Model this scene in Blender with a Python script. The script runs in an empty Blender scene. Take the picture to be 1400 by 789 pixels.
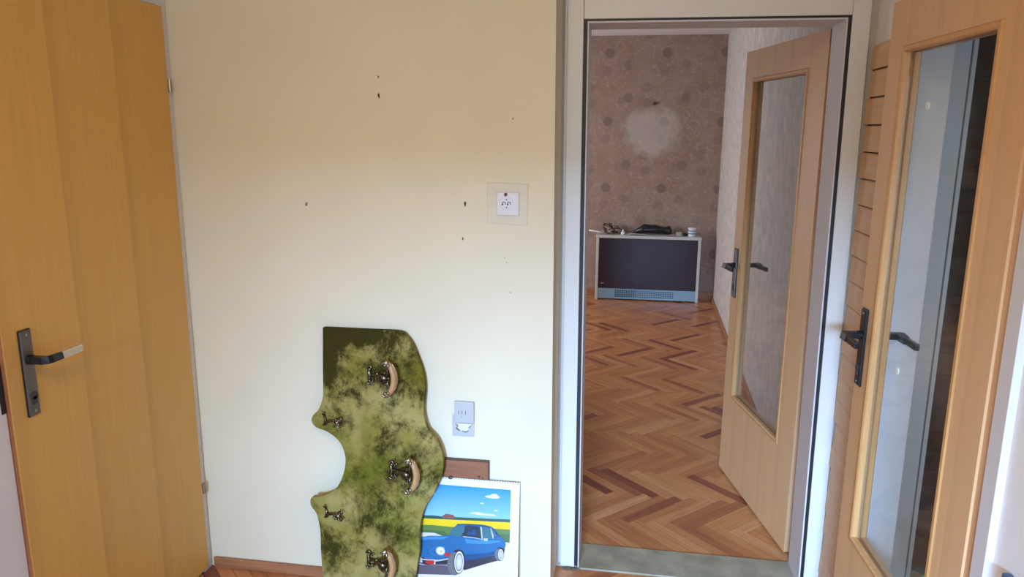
import bpy, bmesh, math, random
from mathutils import Vector, Matrix
random.seed(7)
C = bpy.context.scene.collection
sc = bpy.context.scene

# ------------------------------------------------------------ camera
cam = bpy.data.objects.new('camera', bpy.data.cameras.new('camera'))
C.objects.link(cam)
cam.data.sensor_width = 36.0
cam.data.lens = 1020.53 / 1400 * 36
cam.data.clip_start = 0.05
fw = Vector((-0.1491079, 0.96708595, -0.2061834))
rt = Vector((0.98807844, 0.15379986, 0.00682589))
up = Vector((-0.0383122, 0.20270758, 0.97848956))
cam.matrix_world = Matrix(((rt.x, up.x, -fw.x, 0.1456), (rt.y, up.y, -fw.y, -2.609),
                           (rt.z, up.z, -fw.z, 1.6538), (0, 0, 0, 1)))
sc.camera = cam

# ------------------------------------------------------------ world, exposure
w = bpy.data.worlds.new('world'); sc.world = w; w.use_nodes = True
w.node_tree.nodes['Background'].inputs[0].default_value = (0.62, 0.78, 1.0, 1)
w.node_tree.nodes['Background'].inputs[1].default_value = 0.5
sc.view_settings.view_transform = 'Standard'
sc.view_settings.look = 'None'
sc.view_settings.exposure = 0.0
sc.view_settings.gamma = 1.0
sc.view_settings.use_curve_mapping = False

def area(name, loc, target, sx, sy, power, col, spread=180):
    l = bpy.data.lights.new(name, 'AREA'); l.shape = 'RECTANGLE'
    l.size = sx; l.size_y = sy; l.energy = power; l.color = col
    l.spread = math.radians(spread)
    o = bpy.data.objects.new(name, l); C.objects.link(o); o.location = loc
    o.rotation_euler = (Vector(target) - Vector(loc)).to_track_quat('-Z', 'Y').to_euler()
    return o
# daylight through the hall window behind the camera
area('hall_window_light', (0.1, -4.5, 1.45), (0.1, -0.6, 0.0), 1.4, 1.1, 10, (0.38, 0.70, 1.0), 120)
# bright patch of sky seen through that window: the lintel cuts it off above the lower part of the hall wall
area('hall_sky_light', (-0.45, -7.6, 2.62), (0.1, -0.2, 0.9), 1.5, 0.75, 1380, (0.36, 0.61, 1.0), 180)
# added warm fill below the ceiling, standing in for floor bounce
area('hall_bounce_fill', (-0.2, -2.5, 2.5), (-0.2, -1.9, 0.0), 0.6, 0.6, 24, (1.0, 0.72, 0.30), 180)
# daylight through the far room's window in its left wall
area('far_window_light', (-2.38, 3.3, 1.35), (0.6, 3.9, 0.8), 1.7, 1.2, 44, (0.88, 0.92, 1.0), 150)
# daylight in the side room on the right
area('side_window_light', (1.9, -1.9, 1.4), (1.1, 0.1, 0.4), 0.9, 1.1, 9, (0.75, 0.88, 1.0), 120)

# ------------------------------------------------------------ materials
def new_mat(name):
    m = bpy.data.materials.new(name); m.use_nodes = True
    nt = m.node_tree; b = nt.nodes['Principled BSDF']
    return m, nt, b
def N(nt, kind, **kw):
    n = nt.nodes.new(kind)
    for k, v in kw.items():
        if k in n.inputs.keys() if isinstance(k, str) else False: n.inputs[k].default_value = v
        else: setattr(n, k, v)
    return n
def rgb(h): return tuple(h) + (1,)
def mat(name, col, rough=0.6, metal=0.0, vary=0.0, scale=8.0, bump=0.0, bscale=60.0, spec=0.5):
    m, nt, b = new_mat(name)
    b.inputs['Base Color'].default_value = rgb(col); b.inputs['Roughness'].default_value = rough
    b.inputs['Metallic'].default_value = metal; b.inputs['Specular IOR Level'].default_value = spec
    tc = nt.nodes.new('ShaderNodeTexCoord')
    if vary:
        n = nt.nodes.new('ShaderNodeTexNoise'); n.inputs['Scale'].default_value = scale; n.inputs['Detail'].default_value = 5
        nt.links.new(tc.outputs['Object'], n.inputs['Vector'])
        r = nt.nodes.new('ShaderNodeValToRGB')
        r.color_ramp.elements[0].position = 0.3; r.color_ramp.elements[1].position = 0.7
        r.color_ramp.elements[0].color = rgb([c * (1 - vary) for c in col])
        r.color_ramp.elements[1].color = rgb([min(1, c * (1 + vary)) for c in col])
        nt.links.new(n.outputs['Fac'], r.inputs['Fac']); nt.links.new(r.outputs['Color'], b.inputs['Base Color'])
    if bump:
        n = nt.nodes.new('ShaderNodeTexNoise'); n.inputs['Scale'].default_value = bscale; n.inputs['Detail'].default_value = 4
        nt.links.new(tc.outputs['Object'], n.inputs['Vector'])
        bp = nt.nodes.new('ShaderNodeBump'); bp.inputs['Strength'].default_value = bump; bp.inputs['Distance'].default_value = 0.002
        nt.links.new(n.outputs['Fac'], bp.inputs['Height']); nt.links.new(bp.outputs['Normal'], b.inputs['Normal'])
    return m
def wood(name, c0, c1, rough=0.4, stretch=(18, 18, 0.9), bands=None, band_axis=0, band_amt=0.12):
    """grain along local z by default; bands = veneer strip width"""
    m, nt, b = new_mat(name); L = nt.links.new
    b.inputs['Roughness'].default_value = rough
    tc = nt.nodes.new('ShaderNodeTexCoord'); mp = nt.nodes.new('ShaderNodeMapping')
    mp.inputs['Scale'].default_value = stretch
    L(tc.outputs['Object'], mp.inputs['Vector'])
    n = nt.nodes.new('ShaderNodeTexNoise'); n.inputs['Scale'].default_value = 4; n.inputs['Detail'].default_value = 7; n.inputs['Roughness'].default_value = 0.6
    L(mp.outputs['Vector'], n.inputs['Vector'])
    r = nt.nodes.new('ShaderNodeValToRGB'); r.color_ramp.elements[0].position = 0.32; r.color_ramp.elements[1].position = 0.68
    r.color_ramp.elements[0].color = rgb(c0); r.color_ramp.elements[1].color = rgb(c1)
    L(n.outputs['Fac'], r.inputs['Fac'])
    out = r.outputs['Color']
    if bands:
        sx = nt.nodes.new('ShaderNodeSeparateXYZ'); L(tc.outputs['Object'], sx.inputs['Vector'])
        d = nt.nodes.new('ShaderNodeMath'); d.operation = 'DIVIDE'; d.inputs[1].default_value = bands
        L(sx.outputs[band_axis], d.inputs[0])
        f = nt.nodes.new('ShaderNodeMath'); f.operation = 'FRACT'; L(d.outputs[0], f.inputs[0])
        hs = nt.nodes.new('ShaderNodeValToRGB'); hs.color_ramp.interpolation = 'EASE'
        e = hs.color_ramp.elements; e[0].position = 0.0; e[0].color = (1, 1, 1, 1); e[1].position = 1.0; e[1].color = (1 - band_amt * 1.5,) * 3 + (1,)
        k = hs.color_ramp.elements.new(0.75); k.color = (1 - band_amt * 0.35,) * 3 + (1,)
        L(f.outputs[0], hs.inputs['Fac'])
        mx = nt.nodes.new('ShaderNodeMix'); mx.data_type = 'RGBA'; mx.blend_type = 'MULTIPLY'; mx.inputs['Factor'].default_value = 1
        L(out, mx.inputs['A']); L(hs.outputs['Color'], mx.inputs['B']); out = mx.outputs['Result']
    L(out, b.inputs['Base Color'])
    return m

M = {}
M['plaster'] = mat('hall_plaster', (0.80, 0.735, 0.56), 0.85, vary=0.035, scale=2.2, bump=0.25, bscale=25)
M['plaster_left'] = mat('left_wall_plaster', (0.76, 0.74, 0.72), 0.85, vary=0.03, scale=3)
M['plaster_right'] = mat('right_wall_plaster', (0.80, 0.76, 0.75), 0.85, vary=0.03, scale=3)
M['ceiling'] = mat('ceiling_paint', (0.80, 0.78, 0.76), 0.9, vary=0.02, scale=3)
M['recess'] = mat('recess_paint', (0.50, 0.46, 0.40), 0.85, vary=0.08, scale=6)
M['trim'] = mat('trim_paint', (0.74, 0.73, 0.70), 0.35, vary=0.02, scale=5)
M['lining'] = mat('lining_paint', (0.62, 0.60, 0.62), 0.45, vary=0.03, scale=5)
M['casing'] = mat('casing_paint', (0.66, 0.64, 0.66), 0.45, vary=0.02, scale=5)
M['black'] = mat('plain_black', (0.012, 0.012, 0.014), 0.5)
M['black_metal'] = mat('black_metal', (0.03, 0.03, 0.032), 0.32, 0.6)
M['plate_metal'] = mat('dark_bronze_plate', (0.17, 0.15, 0.14), 0.38, 0.7, vary=0.15, scale=20)
M['satin'] = mat('satin_aluminium', (0.72, 0.66, 0.55), 0.35, 0.6)
M['steel'] = mat('hinge_steel', (0.42, 0.38, 0.32), 0.35, 0.9)
M['wood_left'] = wood('yellow_beech_veneer', (0.62, 0.345, 0.085), (0.67, 0.38, 0.10), 0.5, (16, 16, 0.7), bands=0.262, band_axis=0, band_amt=0.09)
M['wood_far'] = wood('pale_beech_veneer', (0.66, 0.385, 0.185), (0.70, 0.425, 0.215), 0.45, (20, 20, 0.8), bands=0.17, band_axis=0, band_amt=0.06)
M['wood_mould'] = wood('beech_moulding', (0.52, 0.26, 0.095), (0.64, 0.35, 0.14), 0.4)
M['wood_edge'] = wood('dark_veneer_edge', (0.30, 0.10, 0.04), (0.40, 0.15, 0.06), 0.5)
M['wood_edge2'] = wood('beech_edge', (0.52, 0.28, 0.14), (0.62, 0.36, 0.20), 0.5)
M['wood_base'] = wood('baseboard_wood', (0.30, 0.12, 0.055), (0.44, 0.19, 0.09), 0.45, (1.2, 20, 20))
M['wood_brown'] = wood('brown_board_wood', (0.24, 0.095, 0.045), (0.33, 0.14, 0.07), 0.45, (1.5, 20, 20))
M['wood_brown_dark'] = mat('brown_board_edge', (0.10, 0.04, 0.02), 0.5)
M['board'] = wood('siding_board_wood', (0.58, 0.33, 0.155), (0.65, 0.385, 0.19), 0.5, (14, 1.2, 14))
M['stone'] = mat('threshold_stone', (0.33, 0.305, 0.22), 0.5, vary=0.3, scale=9, bump=0.3, bscale=40)
M['brass'] = mat('aged_brass', (0.16, 0.14, 0.095), 0.25, 0.95, vary=0.6, scale=90)
M['brass_bright'] = mat('worn_brass', (0.34, 0.29, 0.21), 0.28, 0.9, vary=0.4, scale=80)
M['handle_wood'] = wood('bar_wood', (0.40, 0.22, 0.09), (0.56, 0.33, 0.14), 0.4, (30, 30, 4))
M['white_plastic'] = mat('white_plastic', (0.78, 0.78, 0.80), 0.35)
M['grey_plastic'] = mat('grey_plastic', (0.52, 0.54, 0.55), 0.4)
M['cream_plate'] = mat('cream_plate', (0.74, 0.675, 0.52), 0.45, vary=0.03, scale=20)
M['slot'] = mat('socket_slot', (0.04, 0.04, 0.04), 0.6)
M['slot_grey'] = mat('socket_slot_grey', (0.16, 0.16, 0.17), 0.6)
M['red_led'] = mat('dark_red_lens', (0.16, 0.01, 0.015), 0.25)
M['paper'] = mat('calendar_paper', (0.82, 0.84, 0.90), 0.35)
M['heater_white'] = mat('heater_enamel', (0.55, 0.55, 0.50), 0.4, vary=0.06, scale=6)
M['heater_brown'] = mat('heater_panel', (0.030, 0.010, 0.014), 0.28, spec=0.35)
M['heater_grille'] = mat('heater_grille_metal', (0.24, 0.36, 0.43), 0.35, 0.2)
M['heater_slot'] = mat('heater_grille_dark', (0.03, 0.07, 0.12), 0.5)
M['bag'] = mat('black_plastic_bag', (0.008, 0.008, 0.009), 0.3, bump=0.8, bscale=60)
M['white_paint'] = mat('side_room_paint', (0.62, 0.66, 0.68), 0.6, vary=0.05, scale=3)
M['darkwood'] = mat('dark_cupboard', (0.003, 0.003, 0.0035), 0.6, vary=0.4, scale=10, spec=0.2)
M['green_plastic'] = mat('green_plastic', (0.02, 0.45, 0.18), 0.3)
M['navy'] = mat('navy_plastic', (0.05, 0.08, 0.16), 0.4)
M['dust'] = mat('light_sticker', (0.80, 0.82, 0.82), 0.6)
M['cord'] = mat('beige_cord', (0.42, 0.33, 0.25), 0.5)
M['cord_dark'] = mat('brown_cord', (0.09, 0.055, 0.045), 0.5)
M['blue_label'] = mat('blue_label', (0.12, 0.28, 0.50), 0.4)
M['far_plain'] = mat('grey_wallpaper', (0.57, 0.51, 0.47), 0.85, vary=0.16, scale=14)
M['hole'] = mat('nail_hole', (0.05, 0.04, 0.025), 0.8)
M['plug'] = mat('wall_plug_grey', (0.24, 0.22, 0.17), 0.7)
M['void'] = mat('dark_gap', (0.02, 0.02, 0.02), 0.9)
M['parquet_base'] = mat('parquet_joint', (0.07, 0.03, 0.015), 0.7)

def glass_mat():
    m = bpy.data.materials.new('clear_glass'); m.use_nodes = True; nt = m.node_tree; nt.nodes.clear()
    L = nt.links.new
    o = nt.nodes.new('ShaderNodeOutputMaterial'); t = nt.nodes.new('ShaderNodeBsdfTransparent'); t.inputs[0].default_value = (0.93, 0.95, 0.95, 1)
    g = nt.nodes.new('ShaderNodeBsdfGlossy'); g.inputs['Roughness'].default_value = 0.04
    d = nt.nodes.new('ShaderNodeBsdfDiffuse'); d.inputs[0].default_value = (0.7, 0.72, 0.75, 1)
    lw = nt.nodes.new('ShaderNodeLayerWeight'); lw.inputs[0].default_value = 0.5
    pw = nt.nodes.new('ShaderNodeMath'); pw.operation = 'POWER'; pw.inputs[1].default_value = 4.5; L(lw.outputs['Facing'], pw.inputs[0])
    fr = nt.nodes.new('ShaderNodeMapRange'); fr.inputs[3].default_value = 0.035; fr.inputs[4].default_value = 0.6; L(pw.outputs[0], fr.inputs[0])
    tc = nt.nodes.new('ShaderNodeTexCoord'); n = nt.nodes.new('ShaderNodeTexNoise'); n.inputs['Scale'].default_value = 5; n.inputs['Detail'].default_value = 6
    L(tc.outputs['Object'], n.inputs['Vector'])
    mr = nt.nodes.new('ShaderNodeMapRange'); mr.inputs[1].default_value = 0.45; mr.inputs[2].default_value = 0.75; mr.inputs[3].default_value = 0.02; mr.inputs[4].default_value = 0.10
    L(n.outputs['Fac'], mr.inputs[0])
    m1 = nt.nodes.new('ShaderNodeMixShader'); L(mr.outputs[0], m1.inputs[0]); L(t.outputs[0], m1.inputs[1]); L(d.outputs[0], m1.inputs[2])
    m2 = nt.nodes.new('ShaderNodeMixShader'); L(fr.outputs[0], m2.inputs[0]); L(m1.outputs[0], m2.inputs[1]); L(g.outputs[0], m2.inputs[2])
    L(m2.outputs[0], o.inputs['Surface'])
    return m
M['glass'] = glass_mat()

def parquet_mat(name, island):
    m, nt, b = new_mat(name); L = nt.links.new
    if island:
        g = nt.nodes.new('ShaderNodeNewGeometry'); rnd = g.outputs['Random Per Island']
        tc = nt.nodes.new('ShaderNodeTexCoord'); vec = tc.outputs['Object']
        rot = -math.pi / 4
    else:
        g = nt.nodes.new('ShaderNodeObjectInfo'); rnd = g.outputs['Random']
        tc = nt.nodes.new('ShaderNodeTexCoord'); vec = tc.outputs['Object']
    r = nt.nodes.new('ShaderNodeValToRGB'); e = r.color_ramp.elements
    cols = [(0.0, (0.21, 0.055, 0.028)), (0.07, (0.27, 0.08, 0.036)), (0.14, (0.44, 0.165, 0.062)), (0.45, (0.51, 0.205, 0.074)),
            (0.75, (0.55, 0.235, 0.088)), (0.93, (0.58, 0.262, 0.100)), (1.0, (0.64, 0.315, 0.14))]
    e[0].position, e[0].color = cols[0][0], rgb(cols[0][1]); e[1].position, e[1].color = cols[-1][0], rgb(cols[-1][1])
    for p, c in cols[1:-1]:
        k = e.new(p); k.color = rgb(c)
    L(rnd, r.inputs['Fac'])
    mp = nt.nodes.new('ShaderNodeMapping'); mp.inputs['Scale'].default_value = (1.5, 30, 5) if not island else (10, 10, 5)
    L(vec, mp.inputs['Vector'])
    ad = nt.nodes.new('ShaderNodeVectorMath'); ad.operation = 'ADD'
    cb = nt.nodes.new('ShaderNodeMath'); cb.operation = 'MULTIPLY'; cb.inputs[1].default_value = 40; L(rnd, cb.inputs[0])
    L(mp.outputs[0], ad.inputs[0]); L(cb.outputs[0], ad.inputs[1])
    n = nt.nodes.new('ShaderNodeTexNoise'); n.inputs['Scale'].default_value = 3; n.inputs['Detail'].default_value = 5
    L(ad.outputs[0], n.inputs['Vector'])
    hr = nt.nodes.new('ShaderNodeValToRGB'); hr.color_ramp.elements[0].position = 0.3; hr.color_ramp.elements[0].color = (0.78, 0.76, 0.74, 1)
    hr.color_ramp.elements[1].position = 0.7; hr.color_ramp.elements[1].color = (1.12, 1.12, 1.12, 1)
    L(n.outputs['Fac'], hr.inputs['Fac'])
    mx = nt.nodes.new('ShaderNodeMix'); mx.data_type = 'RGBA'; mx.blend_type = 'MULTIPLY'; mx.inputs['Factor'].default_value = 1
    L(r.outputs['Color'], mx.inputs['A']); L(hr.outputs['Color'], mx.inputs['B']); L(mx.outputs['Result'], b.inputs['Base Color'])
    # worn varnish: patchy gloss
    gp = nt.nodes.new('ShaderNodeNewGeometry'); n2 = nt.nodes.new('ShaderNodeTexNoise'); n2.inputs['Scale'].default_value = 1.6; n2.inputs['Detail'].default_value = 5
    L(gp.outputs['Position'], n2.inputs['Vector'])
    mr = nt.nodes.new('ShaderNodeMapRange'); mr.inputs[1].default_value = 0.35; mr.inputs[2].default_value = 0.65; mr.inputs[3].default_value = 0.24; mr.inputs[4].default_value = 0.40
    L(n2.outputs['Fac'], mr.inputs[0]); L(mr.outputs[0], b.inputs['Roughness'])
    b.inputs['Specular IOR Level'].default_value = 0.6
    return m
M['parquet'] = parquet_mat('parquet_oak', False)
M['parquet_far'] = parquet_mat('parquet_oak_joined', True)

def velvet():
    m, nt, b = new_mat('crushed_green_velvet'); L = nt.links.new
    b.inputs['Roughness'].default_value = 0.85; b.inputs['Specular IOR Level'].default_value = 0.12
    try: b.inputs['Sheen Weight'].default_value = 0.0; b.inputs['Sheen Roughness'].default_value = 0.4
    except Exception: pass
    tc = nt.nodes.new('ShaderNodeTexCoord')
    def noise(scale, det, rough, off, st=(1, 1, 1), dist=0.0):
        mp = nt.nodes.new('ShaderNodeMapping'); mp.inputs['Location'].default_value = off; mp.inputs['Scale'].default_value = st
        L(tc.outputs['Object'], mp.inputs['Vector'])
        n = nt.nodes.new('ShaderNodeTexNoise'); n.inputs['Scale'].default_value = scale; n.inputs['Detail'].default_value = det
        n.inputs['Roughness'].default_value = rough; n.inputs['Distortion'].default_value = dist
        L(mp.outputs[0], n.inputs['Vector']); return n.outputs['Fac']
    base = nt.nodes.new('ShaderNodeValToRGB'); e = base.color_ramp.elements
    e[0].position = 0.36; e[0].color = rgb((0.15, 0.140, 0.014)); e[1].position = 0.62; e[1].color = rgb((0.38, 0.31, 0.105))
    k = e.new(0.48); k.color = rgb((0.27, 0.225, 0.050))
    L(noise(5, 5, 0.6, (3, 1, 2)), base.inputs['Fac'])
    # brownish, worn zones
    mx0 = nt.nodes.new('ShaderNodeMix'); mx0.data_type = 'RGBA'
    r0 = nt.nodes.new('ShaderNodeValToRGB'); r0.color_ramp.elements[0].position = 0.56; r0.color_ramp.elements[1].position = 0.68
    L(noise(4, 5, 0.65, (9, 4, 7)), r0.inputs['Fac']); L(r0.outputs['Color'], mx0.inputs['Factor'])
    L(base.outputs['Color'], mx0.inputs['A']); mx0.inputs['B'].default_value = rgb((0.20, 0.135, 0.04))
    # dark crushed patches
    r1 = nt.nodes.new('ShaderNodeValToRGB'); r1.color_ramp.elements[0].position = 0.47; r1.color_ramp.elements[1].position = 0.60
    pn = noise(7.5, 10, 0.80, (2.7, 5, 1.4), (1.15, 1, 1.0), 0.2)
    # the top band is darker nap
    sx = nt.nodes.new('ShaderNodeSeparateXYZ'); L(tc.outputs['Object'], sx.inputs[0])
    def rng(sock, a, b_, c, d):
        mr = nt.nodes.new('ShaderNodeMapRange'); mr.inputs[1].default_value = a; mr.inputs[2].default_value = b_; mr.inputs[3].default_value = c; mr.inputs[4].default_value = d
        L(sock, mr.inputs[0]); return mr.outputs[0]
    def math_(op, a, b_):
        n = nt.nodes.new('ShaderNodeMath'); n.operation = op
        for i, v in enumerate((a, b_)):
            if isinstance(v, (int, float)): n.inputs[i].default_value = v
            else: L(v, n.inputs[i])
        return n.outputs[0]
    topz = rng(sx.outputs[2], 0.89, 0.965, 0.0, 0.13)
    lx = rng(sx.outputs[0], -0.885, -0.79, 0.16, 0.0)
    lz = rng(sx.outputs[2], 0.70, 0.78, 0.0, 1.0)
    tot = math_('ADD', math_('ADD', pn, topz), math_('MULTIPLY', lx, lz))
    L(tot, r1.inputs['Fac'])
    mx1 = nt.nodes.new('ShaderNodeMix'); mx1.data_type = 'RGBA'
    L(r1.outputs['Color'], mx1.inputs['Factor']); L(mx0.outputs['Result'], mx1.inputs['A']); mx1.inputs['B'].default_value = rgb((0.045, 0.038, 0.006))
    L(mx1.outputs['Result'], b.inputs['Base Color'])
    bp = nt.nodes.new('ShaderNodeBump'); bp.inputs['Strength'].default_value = 0.4; bp.inputs['Distance'].default_value = 0.003
    L(noise(40, 6, 0.7, (0, 0, 0)), bp.inputs['Height']); L(bp.outputs['Normal'], b.inputs['Normal'])
    return m
M['velvet'] = velvet()
M['velvet_edge'] = mat('velvet_edge', (0.07, 0.065, 0.02), 0.8, vary=0.4, scale=20)

def wallpaper():
    """old brown wallpaper: medallions on a tendril ground, with a pale round patch where something hung"""
    m, nt, b = new_mat('medallion_wallpaper'); L = nt.links.new
    b.inputs['Roughness'].default_value = 0.8
    g = nt.nodes.new('ShaderNodeNewGeometry'); sx = nt.nodes.new('ShaderNodeSeparateXYZ'); L(g.outputs['Position'], sx.inputs[0])
    def mth(op, *a):
        n = nt.nodes.new('ShaderNodeMath'); n.operation = op
        for i, v in enumerate(a):
            if isinstance(v, (int, float)): n.inputs[i].default_value = v
            else: L(v, n.inputs[i])
        return n.outputs[0]
    X, Z = sx.outputs[0], sx.outputs[2]
    # medallion centres of one repeat (0.55 wide, 0.65 high), z measured upwards
    px, pz = 0.545, 0.645
    cs = [(-0.08, 2.40, 1.0), (0.10, 2.29, .5), (0.28, 2.08, .45), (0.11, 1.98, .8), (0.30, 1.93, .5), (-0.10, 2.23, .4), (0.05, 1.95, .35)]
    tot = None
    for i, (cx, cz, a) in enumerate(cs):
        dx = mth('SUBTRACT', mth('PINGPONG', mth('ADD', mth('SUBTRACT', X, cx), px * 40), px / 2), 0.0)
        dz = mth('SUBTRACT', mth('PINGPONG', mth('ADD', mth('SUBTRACT', Z, cz), pz * 40), pz / 2), 0.0)
        d = mth('SQRT', mth('ADD', mth('MULTIPLY', dx, dx), mth('MULTIPLY', dz, dz)))
        mr = nt.nodes.new('ShaderNodeMapRange'); mr.inputs[1].default_value = 0.040; mr.inputs[2].default_value = 0.054
        mr.inputs[3].default_value = a; mr.inputs[4].default_value = 0.0; L(d, mr.inputs[0])
        tot = mr.outputs[0] if tot is None else mth('MAXIMUM', tot, mr.outputs[0])
    # tendrils
    cmb = g.outputs['Position']
    n = nt.nodes.new('ShaderNodeTexNoise'); n.inputs['Scale'].default_value = 8; n.inputs['Detail'].default_value = 1.0; n.inputs['Distortion'].default_value = 2.2
    L(cmb, n.inputs['Vector'])
    band = mth('ABSOLUTE', mth('SUBTRACT', n.outputs['Fac'], 0.5))
    tr = nt.nodes.new('ShaderNodeMapRange'); tr.inputs[1].default_value = 0.0; tr.inputs[2].default_value = 0.035; tr.inputs[3].default_value = 1.0; tr.inputs[4].default_value = 0.0
    L(band, tr.inputs[0])
    n3 = nt.nodes.new('ShaderNodeTexNoise'); n3.inputs['Scale'].default_value = 5; n3.inputs['Detail'].default_value = 3; L(cmb, n3.inputs['Vector'])
    ground = nt.nodes.new('ShaderNodeValToRGB'); e = ground.color_ramp.elements
    e[0].position = 0.3; e[0].color = rgb((0.31, 0.20, 0.155)); e[1].position = 0.7; e[1].color = rgb((0.37, 0.25, 0.20))
    L(n3.outputs['Fac'], ground.inputs['Fac'])
    a1 = nt.nodes.new('ShaderNodeMix'); a1.data_type = 'RGBA'; L(mth('MULTIPLY', tr.outputs[0], 0.55), a1.inputs['Factor'])
    L(ground.outputs['Color'], a1.inputs['A']); a1.inputs['B'].default_value = rgb((0.50, 0.385, 0.32))
    a2 = nt.nodes.new('ShaderNodeMix'); a2.data_type = 'RGBA'; L(mth('MULTIPLY', tot, 0.75), a2.inputs['Factor'])
    L(a1.outputs['Result'], a2.inputs['A']); a2.inputs['B'].default_value = rgb((0.19, 0.13, 0.11))
    # faded round patch
    dx = mth('DIVIDE', mth('SUBTRACT', X, 0.345), 0.285); dz = mth('DIVIDE', mth('SUBTRACT', Z, 1.655), 0.245)
    n4 = nt.nodes.new('ShaderNodeTexNoise'); n4.inputs['Scale'].default_value = 7; n4.inputs['Detail'].default_value = 5; L(cmb, n4.inputs['Vector'])
    d = mth('ADD', mth('SQRT', mth('ADD', mth('MULTIPLY', dx, dx), mth('MULTIPLY', dz, dz))), mth('MULTIPLY', mth('SUBTRACT', n4.outputs['Fac'], 0.5), 0.9))
    mr = nt.nodes.new('ShaderNodeMapRange'); mr.inputs[1].default_value = 0.70; mr.inputs[2].default_value = 1.10; mr.inputs[3].default_value = 0.42; mr.inputs[4].default_value = 0.0
    L(d, mr.inputs[0])
    a3 = nt.nodes.new('ShaderNodeMix'); a3.data_type = 'RGBA'; L(mr.outputs[0], a3.inputs['Factor'])
    L(a2.outputs['Result'], a3.inputs['A']); a3.inputs['B'].default_value = rgb((0.62, 0.60, 0.55))
    L(a3.outputs['Result'], b.inputs['Base Color'])
    return m
M['wallpaper'] = wallpaper()

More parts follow.
